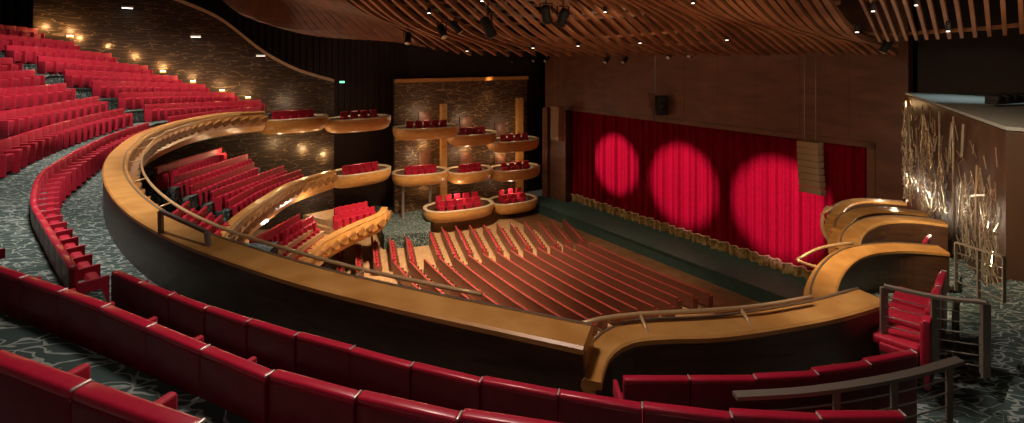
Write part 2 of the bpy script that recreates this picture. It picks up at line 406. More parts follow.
ne = [((880, 42), 19, (805, -60), 11), ((985, 37), 14.5, (950, -60), 9.5), ((1060, 30), 12.5, (1060, -60), 8.5)]
A_ = catmull([PX(*a, d) for a, d, b, e in ne], .1); B_ = catmull([PX(*b, e) for a, d, b, e in ne], .1)
for i in range(15):
    a = sample(A_, i/14); b = sample(B_, i/14); c = (a+b)/2+Vector((0, 0, .55)); pl = catmull([a, c, b], .6)
    m.sweep(pl, [(-.045, 0), (.045, 0), (.045, .22), (-.045, .22)])
for v in (0.02, .33, .6): m.sweep([sample(A_, k/10).lerp(sample(B_, k/10), v)+Vector((0, 0, .12+.55*4*v*(1-v))) for k in range(11)], [(-.05, 0), (.05, 0), (.05, .12), (-.05, .12)])
tag(m.build('ceiling', M['slat']), kind='structure')
m = MB()                               # black technical void over the slats
m.add([Vector((-40, -6, 24)), Vector((40, -6, 24)), Vector((40, 60, 24)), Vector((-40, 60, 24))], [(0, 1, 2, 3)])
tag(m.build('ceiling', M['black'], fixn=False), kind='structure')
m = MB()
for k in range(22):
    u = .5+.48*k/22; p = cpt(u, .35+.3*random.random())+Vector((0, 0, 1.2)); m.bar(p, p+Vector((random.uniform(2, 5), random.uniform(-3, 3), .2)), .12, .2)
tag(m.build('roof_truss', M['steel']), 'dark steel trusses in the void over the slatted ceiling', 'truss')

# ------------------------------------------------------------------ upper tier: parapets, terraces
def P3(lst): return [Vector(p) for p in lst]
def by_drop(l): return [PZ(x, y, H-d) for x, y, d in l]
rim = catmull(by_drop([(583, 348, 2.8), (500, 330, 2.8), (400, 308, 2.8), (300, 283, 2.8), (220, 257, 2.8), (165, 235, 2.8), (125, 210, 2.8), (105, 185, 2.8), (103, 165, 2.8), (115, 148, 2.85), (140, 132, 2.95), (180, 120, 3.1), (220, 113, 3.17), (258, 111, 3.4)]), .3)
def parapet(name, path, label, cat, sgn, width=.5, h=.92, depth=1.35, blocks=True, group=None, taper=0):
    base = path[0].copy(); base.z -= h
    root = tag(empty(name, base), label, cat, group)
    P = [p-base for p in path]; T = None
    if taper:
        T = []; acc = 0
        for i, p in enumerate(P): acc += (p-P[i-1]).length if i else 0; T.append(min(1, .42+.58*acc/taper))
    m = MB(); m.sweep(P, [(0, -.07), (0, -.02), (.03, 0), (width-.05, .0), (width, -.03), (width+.02, -.09), (width-.04, -.12)], sgn, tap=T); lg = m.build('ledge', M['oak'], root)
    m = MB(); m.sweep(P, [(.02, -.07), (.02, -h-.05), (.10, -h-.05), (.10, -.07)], sgn, tap=T)
    for i in range(0, len(P)-2, 7):
        pass
    m.build('rear_panel', M['walnut'], root)
    m = MB(); m.sweep(P, [(.14, -.1), (width-.05, -.12), (width+.02, -.2), (width+.10, -.5), (width+.06, -.9), (width-.15, -depth+.12), (width-.6, -depth), (width-.6, -depth+.12), (.14, -h-.03)], sgn, tap=T, smooth=False)
    fp = m.build('front_panel', M['oak'], root)
    if blocks:
        for p, t in resample(P, .85, .3):
            m = MB()
            n_ = Vector((-t.y, t.x, 0)).normalized()*sgn; c = p+n_*(width+.05)+Vector((0, 0, -.50))
            tt = Vector((t.x, t.y, 0)).normalized()
            vs = [c-tt*.30+Vector((0, 0, .02)), c+tt*.24+Vector((0, 0, .20)), c+tt*.28+Vector((0, 0, -.06)), c-tt*.10+Vector((0, 0, -.22))]
            vs2 = [v+n_*k for v, k in zip(vs, (.08, .20, .22, .16))]
            m.add(vs+vs2, [(0,1,2,3), (4,5,6,7), (0,1,5,4), (1,2,6,5), (2,3,7,6), (3,0,4,7)])
            m.build('carved_relief', M['relief'], fp)
    m = MB(); m.sweep(P, [(width-.10, .002), (width-.07, .002), (width-.07, .018), (width-.10, .018)], sgn, tap=T); m.build('metal_inlay', M['cable'], lg)
    return root
sg = side(rim, HALL)
parapet('balcony_parapet', rim, 'long golden oak balcony parapet sweeping round the upper tier from centre to left', 'balcony parapet', sg)
# carpet floor slab of the upper tier as terraces
def top(l): return [Vector(p) for p in l]
ring0 = catmull([PX(165, 118.5, 24.2)]+[], .3) if False else None
r0L = [PX(72, 267, 6.4), PX(45, 225, 8.05), PX(33, 200, 9.45), PX(40, 175, 11.5), PX(60, 160, 13.2), PX(98, 140, 17.0), PX(125, 129.5, 19.7), PX(152, 121, 22.3)]
r0R = [PX(168, 117, 24.3), PX(215, 111, 28.4), PX(262, 106.5, 32)]
r1T = [Vector((-6.45, 6.05, 11.7)), Vector((-8.7, 8.0, 11.7)), Vector((-10.9, 10.0, 11.75))]
r1L = [PX(-14, 146, 12.3), PX(0, 141, 12.9), PX(55, 124, 16.5), PX(95, 114, 19.7), PX(125, 107.5, 22)]
r1R = [PX(144, 105, 24), PX(200, 102.5, 28.5), PX(262, 100, 32.5)]
r2L = [PX(-8, 113, 15.0), PX(50, 104, 18.2), PX(98, 96, 21.6)]
r2R = [PX(118, 93, 23.6), PX(180, 92, 28), PX(237, 93, 31.8)]
r3L = [PX(-10, 89, 16.8), PX(35, 86, 19), PX(72, 82, 21.2)]
r3R = [PX(92, 81, 23.2), PX(150, 82.5, 27.3), PX(211, 85, 31)]
r4L = [PX(-12, 72, 18.0), PX(43, 69, 20.8)]
r4R = [PX(64, 70, 22.8), PX(125, 73, 26.5), PX(181, 77, 30)]
r5L = [PX(-12, 58, 18.8), PX(20, 57, 20.4)]
r5R = [PX(37, 56, 22.4), PX(95, 61, 25.7), PX(151, 67, 29)]
r6R = [PX(5, 45, 22), PX(60, 49, 25), PX(118, 55, 28.2)]
r7R = [PX(-8, 34, 22.5), PX(35, 38, 24.6), PX(82, 43.5, 27)]
r8R = [PX(-10, 24, 23.6), PX(20, 27, 25), PX(45, 31, 26.4)]
line2 = by_drop([(113, 271, 2.4), (180, 298, 2.4), (251, 321, 2.4), (302, 335, 2.4), (359, 351, 2.4), (423, 367, 2.4), (494, 381, 2.4), (574, 395, 2.4), (660, 407, 2.4), (780, 414, 2.4), (925, 414, 2.4)])
line1 = by_drop([(-12, 265, 1.8), (75, 296, 1.8), (130, 318, 1.8), (190, 343, 1.8), (258, 369, 1.8), (344, 391, 1.8), (420, 407, 1.8), (520, 421, 1.8), (600, 427, 1.8)])
line0 = by_drop([(-14, 354, 1.2), (30, 370, 1.2), (80, 388, 1.2), (150, 418, 1.2), (190, 440, 1.2)])
line3 = by_drop([(622, 378, 2.8), (690, 378, 2.8), (755, 376, 2.8), (814, 370, 2.8), (864, 361, 2.8), (912, 352, 2.8), (952, 341, 2.8)])
BH = .88
def drop(l, dz): return [Vector((p.x, p.y, p.z+dz)) for p in l]
m = MB(); 
def terrace(pts, fwd, back, th=.55, C=HALL, dz=0):
    path = catmull(drop(pts, -BH+dz), .5); s_ = side(path, C)
    m.sweep(path, [(fwd, 0), (fwd, -.05), (fwd-.03, -.06), (fwd-.03, -th), (-back, -th), (-back, 0)], s_)
# front walkway follows the parapet
wk = [Vector((p.x, p.y, p.z-.02)) for p in rim[::4]]
m2 = MB(); m2.sweep([Vector((p.x, p.y, p.z-.90)) for p in rim[::3]], [(.12, 0), (.12, -.3), (-3.2, -.3), (-3.2, 0)], sg)
tag(m2.build('floor', M['carpet']), kind='structure')
terrace(r1L[:1][:0]+[Vector((-4.0, 3.1, 12.2))]+[Vector((-5.0, 4.6, 11.75))]+r1T+r1L+r1R, .95, 2.6, .6)
terrace([Vector((-1.6, 1.0, 12.9)), Vector((-6, 3.4, 12.4)), Vector((-11, 8.5, 12.3)), Vector((-14.3, 12.2, 12.3))]+r2L+r2R, .72, 2.4)
for L_, R_ in ((r3L, r3R), (r4L, r4R), (r5L, r5R)): terrace([L_[0]+(L_[0]-L_[1])*.3]+L_+R_, .72, 2.4)
for R_ in (r6R, r7R): terrace([R_[0]+(R_[0]-R_[1])*.4]+R_, .72, 2.4)
terrace([r8R[0]+(r8R[0]-r8R[1])*.4]+r8R, .72, 6)
tag(m.build('floor', M['carpet']), kind='structure')
m = MB(); terrace(line2, .62, 3, .5); terrace([Vector((-6.0, 4.85, 12.2))]+line1+[Vector((2.2, 2.3, 12.2)), Vector((5, 2.6, 12.2))], .95, 3, .6); terrace([Vector((-4.8, 3.1, 12.8)), Vector((-3.4, 2.5, 12.8))]+line0+[Vector((1.2, 1.0, 12.8)), Vector((4, 1.2, 12.8))], 1.0, 3, .6)
tag(m.build('floor', M['carpet']), kind='structure')
# soffit of the upper tier
m = MB(); m.sweep([Vector((p.x, p.y, p.z-1.32)) for p in rim[::3]], [(-.3, 0), (-.3, -.12), (-4.5, -.12), (-4.5, .0)], sg)
tag(m.build('ceiling', M['walnut']), kind='structure')

# right-hand part of the tier
rimR = catmull(by_drop([(602, 383, 3.1), (606, 366, 3.1), (614, 352, 3.1), (634, 341, 3.1), (670, 337.5, 3.1), (720, 336, 3.1), (779, 328, 3.1), (842, 316, 3.1), (889, 302, 3.1)]), .12)
parapet('balcony_parapet', rimR, 'golden oak parapet right of centre with a rounded curl at its left end', 'balcony parapet', side(rimR, (2, 12)), width=.46, blocks=False, taper=1.1)
m = MB()
fl = [(.6, 4.5), (1.3, 5.2), (3.1, 5.55), (4.6, 6.0), (5.6, 6.9), (6.6, 7.3), (8.5, 8.0), (13, 8.2), (11, 3), (2, 2.9)]
m.add([Vector((x, y, 10.0)) for x, y in fl]+[Vector((x, y, 9.7)) for x, y in fl], [tuple(range(10)), tuple(range(19, 9, -1))]+[(i, (i+1) % 10, (i+1) % 10+10, i+10) for i in range(10)])
st = [(2.6, 2.6), (3.2, 3.7), (4.6, 4.1), (5.0, 4.9), (5.9, 5.6), (8, 6.2), (12, 6.2), (16, 2), (3, 2)]
m.add([Vector((x, y, 10.42)) for x, y in st]+[Vector((x, y, 9.9)) for x, y in st], [tuple(range(9)), tuple(range(17, 8, -1))]+[(i, (i+1) % 9, (i+1) % 9+9, i+9) for i in range(9)])
fl = [(5.0, 6.5), (5.3, 7.9), (7.2, 9.8), (9.2, 9.8), (10.8, 10.4), (14, 9), (12, 6.5)]
m.add([Vector((x, y, 9.2)) for x, y in fl]+[Vector((x, y, 8.9)) for x, y in fl], [tuple(range(7)), tuple(range(13, 6, -1))]+[(i, (i+1) % 7, (i+1) % 7+7, i+7) for i in range(7)])
tag(m.build('floor', M['carpet']), kind='structure')
m = MB(); terrace(line3, .5, 1.0, .5, C=(2, 12), dz=-.02); tag(m.build('floor', M['carpet']), kind='structure')

# side boxes down the right wall: parapet curls, each a step lower
rb = [([(838, 306), (837, 292), (843, 275), (855, 261), (874, 253), (908, 250), (950, 253)], 4.0, 'nearest of the oak box fronts stepping down on the right', .46),
      ([(861, 248), (862, 238), (870, 228.5), (886, 222), (915, 221), (948, 225)], 4.65, 'second oak box front behind the nearest one on the right', .5),
      ([(851, 231), (853, 222), (862, 214.5), (880, 211), (902, 212), (928, 215)], 5.25, 'third oak box front in the row on the right', .5),
      ([(843, 217), (846, 209), (855, 203.5), (870, 201.5), (888, 202.5), (907, 204)], 5.85, 'farthest oak box front beside the stage on the right', .5)]
boxR = []
for l, dr, lab, wd in rb:
    pth = catmull([PZ(x, y, H-dr) for x, y in l], .15); boxR.append(pth)
    parapet('balcony_box', pth, lab, 'box', side(pth, (2, 30)), width=wd, blocks=False, depth=1.3)
    m = MB(); ps = [Vector((p.x, p.y, p.z-.9)) for p in pth[::2]]
    ex = [ps[-1]+Vector((3, -1.5, 0)), ps[0]+Vector((3, -2.0, 0))] if dr > 4.1 else [ps[-1]+Vector((1, -.5, 0)), ps[0]+Vector((1.5, -.8, 0))]
    al = ps+ex; k = len(al); m.add(al+[p-Vector((0, 0, .25)) for p in al], [tuple(range(k)), tuple(range(2*k-1, k-1, -1))]+[(i, (i+1) % k, (i+1) % k+k, i+k) for i in range(k)])
    tag(m.build('floor', M['carpet']), kind='structure')
# right wall with the glittering metal screen
RA = Vector((17.2, 21, 0)); RB = Vector((10.8, 10.5, 0)); rd = (RB-RA).normalized(); rn = Vector((-rd.y, rd.x, 0))
if rn.dot(Vector((0, 20, 0))-RA) < 0: rn = -rn
m = MB(); vs = [RA, RB, RB+Vector((1.8, -2.2, 0)), Vector((24, 10, 0)), Vector((24, 21, 0))]
m.add([Vector((v.x, v.y, 0)) for v in vs]+[Vector((v.x, v.y, 12.4 if i < 9 else 12.4)) for i, v in enumerate(vs)], [(0,1,6,5), (1,2,7,6), (2,3,8,7), (3,4,9,8), (4,0,5,9), (5,6,7,8,9)])
# the top rises a little towards the camera as in the hall
tag(m.build('wall_right', M['screenback']), kind='structure')
m = MB(); m.add([v+Vector((0, 0, 12.42)) for v in vs]+[v+Vector((0, 0, 12.5)) for v in vs], [(0,1,2,3,4), (5,6,7,8,9), (0,1,6,5), (1,2,7,6), (2,3,8,7), (3,4,9,8), (4,0,5,9)])
tag(m.build('ceiling', M['concrete']), kind='structure')
m = MB(); Lr = (RB-RA).length
def rp(t, z, o=.1): return RA+rd*t+rn*o+Vector((0, 0, z))
rnd = random.Random(3)
for cx, sd, z0, z1, nk in ((.8, .35, 7.9, 11.0, 130), (1.9, .3, 8.0, 10.6, 90), (4.4, .3, 8.2, 11.9, 120), (5.6, .3, 8.6, 11.2, 110), (7.0, .25, 8.8, 10.9, 80), (9.8, .3, 8.6, 10.6, 90), (11.2, .35, 8.6, 10.8, 110), (12.0, .15, 8.8, 11.0, 30)):
    for k in range(nk):
        t = min(12.2, max(.1, cx+rnd.gauss(0, sd))); z = rnd.uniform(z0, z1); a = rnd.gauss(math.pi/2, .6); L_ = rnd.uniform(.15, .5)
        m.bar(rp(t, z, rnd.uniform(.06, .16)), rp(min(12.25, t+math.cos(a)*L_), z+math.sin(a)*L_, rnd.uniform(.06, .16)), .015, .015)
for k in range(170):
    t = rnd.uniform(.2, 12.1); z = rnd.uniform(8.6, 11.9-.02*t); a = rnd.gauss(math.pi/2, .8); L_ = rnd.uniform(.2, .7)
    m.bar(rp(t, z, .08), rp(min(12.25, max(.05, t+math.cos(a)*L_)), z+math.sin(a)*L_, .12), .016, .016)
for t, z, a, L_ in ((.9, 12.2, -1.9, 1.6), (1.0, 12.2, -1.35, 2.4), (1.1, 12.2, -1.1, 2.2), (1.5, 12.0, -1.2, 1.8), (4.4, 11.9, -1.7, 1.3), (6, 10.9, .7, .9), (7.8, 10.6, 1.15, 1.7), (9.3, 11.3, 1.2, 1.0), (10, 10.4, .25, 1.6), (9.0, 9.3, 1.2, 1.5), (10.6, 9.6, 1.4, 1.8), (3, 11.3, -.9, 1.0), (7, 10.2, -.7, 1.2)):
    m.bar(rp(t, z), rp(t+math.cos(a)*L_, z+math.sin(a)*L_, .14), .045, .045)
for t in (6.6, 8.3): m.box(rp(t, 10.3, .06), (.04, .04, 4), rz=0)
tag(m.build('metal_screen', M['twig']), 'glittering screen of tangled silver twigs on the brown right wall', 'screen')
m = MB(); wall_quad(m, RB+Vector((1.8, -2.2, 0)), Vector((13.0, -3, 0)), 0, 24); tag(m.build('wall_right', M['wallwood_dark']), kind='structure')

# ------------------------------------------------------------------ theatre seats
def make_seat(name, glint_metal=True, open_=False):
    r = empty(name)
    w_ = .56
    w_ = .578
    m = MB(); m.box((0, 0, .47), (w_-.006, .055, .76), 0, bev=.01); m.build('backrest_shell', M['seatback'], r)
    m = MB(); m.box((0, .042, .58), (w_-.01, .05, .54), 0, bev=.02); m.build('backrest_pad', M['seat'], r)
    m = MB(); m.box((0, .008, .864), (w_-.004, .07 if glint_metal else .09, .042), 0, bev=.017); m.build('head_roll', M['roll'], r)
    m = MB()
    if open_: m.box((0, .30, .46), (w_-.07, .44, .11), 0, bev=.03)
    elif glint_metal: m.box((0, .20, .38), (w_-.06, .11, .40), 0, Matrix.Rotation(-.14, 3, 'X'), bev=.03)
    else: m.box((0, .24, .36), (.37, .13, .46), 0, Matrix.Rotation(-.10, 3, 'X'), bev=.03)
    m.build('seat_cushion', M['seat'], r)
    m = MB(); m.box(*(((w_/2, .26, .41), (.04, .36, .10)) if open_ else ((w_/2, .19, .57), (.045, .32, .14)) if glint_metal else ((w_/2, .21, .34), (.045, .36, .60))), 0, bev=.014)
    if glint_metal and not open_: m.box((w_/2, .12, .26), (.03, .10, .48), 0)
    m.build('armrest', M['seat'], r)
    if glint_metal:
        m = MB(); m.box((w_/2, .008, .883), (.014, .066, .012), 0, bev=.005); m.build('joint_glint', M['glint_metal'], r)  # made-up pale tab that paints the highlight at each seat joint
    return reg(r)
seat_near = make_seat('theatre_seat'); seat_far = make_seat('theatre_seat', False); seat_open = make_seat('theatre_seat', True, True)
end_arm = None
used = {}
def seats(path, proto, where, group, step=.58, C=HALL, dz=-BH, off=.3, openended=True, glint_metal=None, start='left', face=None):
    path = catmull(drop(path, dz), .2); s_ = side(path, C); out = []
    for p, t in resample(path, step, 0):
        if not out: pass
        n_ = Vector((-t.y, t.x, 0)).normalized()*s_
        out.append((p+Vector((t.x, t.y, 0)).normalized()*off, math.atan2(n_.y, n_.x)-math.pi/2))
    out = out[:-1] if len(out) > 1 else out
    k = 0
    for i, (p, rz) in enumerate(out):
        if proto.name not in used: o = proto; used[proto.name] = 1
        else: o = copy_tree(proto)
        o.location = p; o.rotation_euler = (0, 0, rz); k += 1
        tag(o, f'crimson seat, {ordn(i+1)} from {start} end of {where}', 'seat', group)
        if i in (0, len(out)-1):     # the outer arm panel closing each row
            lx = math.cos(rz)*(-.28); ly = math.sin(rz)*(-.28)
            a = [c for c in KIDS[proto.name] if c.name.startswith('armrest')][0].copy(); COL.objects.link(a); a.parent = o
            a.location = (-.578, 0, 0)
    return k
cnt = 0
cnt += seats(line0, seat_near, 'the row in the bottom corner', 'seats of the lowest row')
cnt += seats(line1, seat_near, 'the long row nearest the camera', 'seats of the nearest long row')
cnt += seats(line2, seat_near, 'the second long row behind the centre parapet', 'seats of the second long row')
cnt += seats(line3, seat_near, 'the short row beside the wire handrail', 'seats of the short right row', C=(2, 12))
cnt += seats([Vector((-7.05, 6.2, 11.68)), Vector((-8.0, 6.95, 11.7))], seat_near, 'the block past the carpeted step', 'seats beyond the step')
cnt += seats(r0L, seat_far, 'the curved front row inside the left parapet', 'seats of the curved front row', start='near')
names = ['second', 'third', 'fourth', 'fifth', 'sixth']
for nm, r in zip(names, (r1L, r2L, r3L, r4L, r5L)):
    cnt += seats(r, seat_far, f'the {nm} curved row left of the stairs', 'seats left of the stairs', start='near')
names = ['front', 'second', 'third', 'fourth', 'fifth', 'sixth', 'seventh', 'eighth', 'topmost']
for nm, r in zip(names, (r0R, r1R, r2R, r3R, r4R, r5R, r6R, r7R, r8R)):
    cnt += seats(r, seat_far, f'the {nm} row between stairs and veined wall', 'seats right of the stairs', start='near')
bs = [PZ(927, 322, 10.98), PZ(938, 290, 10.98), PZ(948, 262, 10.98)]
cnt += seats(bs, seat_open, 'the open seats behind the wire balustrade', 'open seats in the right corner', C=(0, 12), step=.66)
bs = [PZ(926, 241, 9.85), PZ(934, 229, 9.85)]
m = MB(); terrace(bs, .8, .5, .6, C=(0, 30), dz=-.01); tag(m.build('floor', M['carpet']), kind='structure')
cnt += seats(bs, seat_open, 'the short row in the nearest right box', 'seats in the right box', C=(0, 30), step=.6)
print('upper seats', cnt)
# half steps in the stair between the two left blocks
m = MB()
aisle = [(r0L[-1], r0R[0]), (r1L[-1], r1R[0]), (r2L[-1], r2R[0]), (r3L[-1], r3R[0]), (r4L[-1], r4R[0]), (r5L[-1], r5R[0])]
for (a, b), (c, d) in zip(aisle[:-1], aisle[1:]):
    p = ((a+b)/2+(c+d)/2)/2; p2 = (c+d)/2; e = (b-a); e.z = 0; rz = math.atan2(e.y, e.x)
    q = (a+b)/2*.45+p2*.55
    m.box((q.x, q.y, (a.z+b.z)/2-BH+.12), (e.length*.72, .5, .26), rz=rz)
tag(m.build('floor', M['carpet']), kind='structure')
# small stair between the front-left row end and the second row
m = MB(); a = PX(90, 290, 5.9); 
m.box((-5.3, 6.0, 10.38), (1.3, .9, .2), rz=.75); m.box((-4.9, 5.4, 10.52), (1.3, .7, .3), rz=.75)
tag(m.build('floor', M['concrete']), kind='structure')

# ------------------------------------------------------------------ middle and lower tier on the left
midr = catmull([PX(208, 243, 17.8), PX(222, 226, 19.6), PX(240, 211, 21.8), PX(263, 196, 24.8), PX(289, 182, 28.5), PX(329, 170, 33)], .3)
parapet('balcony_parapet', midr, 'curved oak parapet of the middle tier below the left balcony', 'balcony parapet', side(midr, HALL), width=.5)
lowr = catmull([PX(282, 268, 23.6), PX(300, 254, 25.6), PX(322, 238, 28), PX(350, 224, 30.5), PX(376, 213, 32.5), PX(381, 207, 34)], .3)
parapet('balcony_parapet', lowr, 'lowest curved oak parapet edging the stalls circle on the left', 'balcony parapet', side(lowr, HALL), width=.45)
midrows = [([PX(227, 201, 22.3), PX(260, 184, 26), PX(300, 170, 31)], 'first', 22), ([PX(211, 192, 21.8), PX(286, 165, 31)], 'second', 22), ([PX(190, 186, 21), PX(256, 162, 29.5)], 'third', 22),
           ([PX(170, 178, 20), PX(249, 154, 29.5)], 'fourth', 22), ([PX(155, 168, 19.3), PX(222, 148, 29)], 'fifth', 22)]
m = MB()
for l, nm, _ in midrows:
    terrace(l, .35 if nm == 'first' else .7, 2.5)
for l in ([PX(205, 232, 18), PX(228, 216, 20)],): terrace(l, 2.0, 3, dz=-.3)
tag(m.build('floor', M['carpet']), kind='structure')
m = MB(); m.sweep([Vector((p.x, p.y, p.z-.92)) for p in midr], [(.1, 0), (.1, -.35), (-4, -.35), (-4, 0)], side(midr, HALL)); tag(m.build('floor', M['carpet']), kind='structure')
# compact single-mesh seat for the small far copies
def small_seat(name, m1, m2, ht=.88, wood=False):
    m = MB(); m.box((0, 0, .47), (.57, .08, .76*ht/.88), 0, bev=0); m.box((0, .01, ht-.03), (.575, .11 if not wood else .08, .055), 0 if wood else 1); m.box((0, .055, .58), (.56, .05, .54), 1)
    m.box((0, .23, .37), (.37, .13, .44), 1); m.box((.285, .25, .31), (.05, .42, .60), 0 if wood else 1)
    if wood: m.box((.285, .2, .625), (.06, .15, .03), 1)
    return m.build(name, [m1, m2])
tier_seat = small_seat('tier_seat', M['seatback'], M['seat'])
def put(proto, path, where, group, label, step=.58, C=HALL, dz=-BH, start='near', cat='seat'):
    path = catmull(drop(path, dz), .2); s_ = side(path, C); res = resample(path, step, .0)[:-1]
    for i, (p, t) in enumerate(res):
        n_ = Vector((-t.y, t.x, 0)).normalized()*s_
        if proto.name not in used: o = proto; used[proto.name] = 1
        else: o = proto.copy(); COL.objects.link(o)
        o.location = p+Vector((t.x, t.y, 0)).normalized()*.3; o.rotation_euler = (0, 0, math.atan2(n_.y, n_.x)-math.pi/2)
        tag(o, f'{label}, {ordn(i+1)} from {start} end of {where}', cat, group)
for l, nm, _ in midrows: put(tier_seat, l, f'the {nm} middle tier row', 'seats of the middle tier', 'red tier seat')
for k, l in enumerate(([PX(203, 232, 17.8), PX(224, 213, 20.4)], [PX(185, 226, 17.4), PX(206, 206, 20.2)], [PX(170, 216, 17), PX(190, 200, 19.5)])):
    put(tier_seat, l, f'the {WORDS[k]} short middle tier row', 'seats at the near end of the middle tier', 'red tier seat')
lowrows = [[PX(284, 258, 24), PX(322, 229, 29)], [PX(272, 252, 23.4), PX(318, 222, 29)], [PX(261, 246, 22.8), PX(312, 216, 28.6)], [PX(250, 241, 22.2), PX(300, 214, 27.6)]]
m = MB()
for k, l in enumerate(lowrows):
    put(tier_seat, l, f'the {WORDS[k]} stalls circle row', 'seats of the stalls circle', 'red tier seat'); terrace(l, .75, 2.5)
m.sweep([Vector((p.x, p.y, p.z-.92)) for p in lowr], [(.1, 0), (.1, -.35), (-3, -.35), (-3, 0)], side(lowr, HALL))
tag(m.build('floor', M['floorwood']), kind='structure')
for k, l in enumerate(([PX(333, 216, 31), PX(374, 207, 34)], [PX(334, 208.5, 31.5), PX(372, 201, 34.5)])):
    put(tier_seat, l, f'the {("front", "rear")[k]} row in the circle box', 'seats in the circle box', 'red tier seat')
m = MB(); terrace([PX(333, 216, 31), PX(374, 207, 34)], 1, 3); terrace([PX(334, 208.5, 31.5), PX(372, 201, 34.5)], .6, 3); tag(m.build('floor', M['floorwood']), kind='structure')
# carpeted landing beside the circle box
m = MB(); a = [PZ(372, 205, 1.0), PZ(432, 212, 1.0), PZ(430, 232, 1.0), PZ(384, 236, 1.0)]
m.add(a+[p-Vector((0, 0, 1)) for p in a], [(0,1,2,3), (7,6,5,4), (0,1,5,4), (1,2,6,5), (2,3,7,6), (3,0,4,7)]); tag(m.build('floor', M['carpet']), kind='structure')
# middle and lower carcass wall under the left tiers
# ------------------------------------------------------------------ boxes (boat-shaped balconies)
def boat(name, x0, x1, py, d0, d1, label, depth=1.5, hgt=1.05, group=None, glow=6, skew=0):
    a = PX(x0, py, d0); b = PX(x1, py, d1); zt = (a.z+b.z)/2; c = (a+b)/2; e = (b-a); e.z = 0; L = e.length/2; e.normalize(); n_ = Vector((e.y, -e.x, 0))
    c = Vector((c.x, c.y, 0))-n_*depth*.1
    root = tag(empty(name, (c.x, c.y, zt-hgt)), label, 'box', group)
    def ring(s, z, k=44):
        o = []
        for i in range(k):
            q = 2*math.pi*i/k; cx = math.copysign(abs(math.cos(q))**.75, math.cos(q))*(L-(1-s)*.9); cy = math.copysign(abs(math.sin(q))**.85, math.sin(q))*(depth-(1-s)*.9)
            o.append(e*cx-n_*cy*(-1)+Vector((0, 0, z)))
        return o
    def loft(levels, closed_ends=(False, False)):
        m = MB(); k = 44; vs = []
        for s, z in levels: vs += ring(s, z)
        fs = [(j*k+i, j*k+(i+1) % k, (j+1)*k+(i+1) % k, (j+1)*k+i) for j in range(len(levels)-1) for i in range(k)]
        if closed_ends[0]: fs.append(tuple(range(k)))
        if closed_ends[1]: fs.append(tuple((len(levels)-1)*k+i for i in range(k)))
        m.add(vs, fs, 0, True); return m
    loft([(.99, hgt-.06), (1.02, hgt-.3), (.97, hgt-.55), (.8, hgt-.85), (.5, hgt-1.0)], (False, True)).build('hull', M['oak'], root)
    loft([(1.0, hgt-.08), (1.03, hgt-.04), (1.02, hgt), (.72, hgt), (.70, hgt-.08)]).build('ledge', M['paleledge'], root)
    loft([(.74, hgt-.05), (.72, hgt-.75)], (False, True)).build('lining', M['walnut'], root)
    return root, c, e, n_, L, zt
bchair = small_seat('box_chair', M['seatback'], M['seat'], .95); used_b = 0
def box_chairs(info, n, where, hgt=1.05, rows=1):
    root, c, e, n_, L, zt = info; k = 0
    for r in range(rows):
        for i in range(n):
            global used_b
            o = bchair if used_b == 0 else bchair.copy()
            if used_b: COL.objects.link(o)
            used_b += 1; k += 1
            f = (i+.5)/n*2-1
            p = c+e*f*(L-1.0)+n_*(.15-.75*r)+Vector((0, 0, 0)); o.location = (p.x, p.y, zt-.48+.25*r)
            o.rotation_euler = (0, 0, math.atan2(n_.y, n_.x)-math.pi/2+.25)
            tag(o, f'red chair, {ordn(k)} from the left in {where}', 'chair', 'red chairs in the boxes')
    light('POINT', (c.x, c.y, 0) if False else (c-n_*.3+Vector((0, 0, zt+.9))), 52, WARM, size=.15, name='box_light')
A_ = [('upper', (('left', 393, 459, 126, 38.8, 40.6), ('centre', 448, 496, 132.5, 40.8, 42.6), ('right', 489, 538, 139, 42.3, 44.4))),
      ('middle', (('left', 392, 448, 171, 38.8, 40.4), ('centre', 447, 491, 169, 40.4, 42.4), ('right', 490, 539, 167, 42.3, 44.4)))]
for lv, bx in A_:
    for cl, x0, x1, py, d0, d1 in bx:
        inf = boat('balcony_box', x0, x1, py, d0, d1, f'{cl} box of the {lv} level in the stacked boxes by the stage'); box_chairs(inf, 4 if cl != 'left' else 5, f'the {lv} level {cl} box by the stage')
inf = boat('balcony_box', 424, 493, 205, 38.2, 40.4, 'long lowest box of the stacked boxes, left of its neighbour', 1.6, 1.3); box_chairs(inf, 5, 'the long lowest box by the stage', rows=2)
inf = boat('balcony_box', 490, 536, 199, 41.5, 43.5, 'short lowest box of the stacked boxes, next to the stage', 1.5, 1.3); box_chairs(inf, 3, 'the short lowest box by the stage', rows=2)
inf = boat('balcony_box', 325, 390, 117, 34.5, 37.5, 'upper oak box before the dark doorway left of the stacked boxes', 1.4); box_chairs(inf, 4, 'the upper box before the dark doorway')
inf = boat('balcony_box', 328, 390, 170, 34.5, 37.5, 'middle oak box before the dark doorway left of the stacked boxes', 1.4, 1.2); box_chairs(inf, 5, 'the middle box before the dark doorway')
inf = boat('balcony_box', 255, 328, 117, 31.6, 34.2, 'long oak box continuing the end of the left balcony parapet', 1.3); box_chairs(inf, 5, 'the box at the end of the left balcony')
# columns carrying the stacked boxes
for i, (px, d) in enumerate(((403, 38.9), (430, 39.7))):
    m = MB(); p = PX(px, 205, d); m.lathe([(.16, 0), (.16, .1), (.11, .15), (.11, 3.55), (.16, 3.6)], (0, 0, 0), 12)
    o = m.build('box_column', M['steel']); o.location = (p.x, p.y, 0); tag(o, f'slim bronze column under the stacked boxes, {ordn(i+1)} from the left', 'column', 'columns of the stacked boxes')

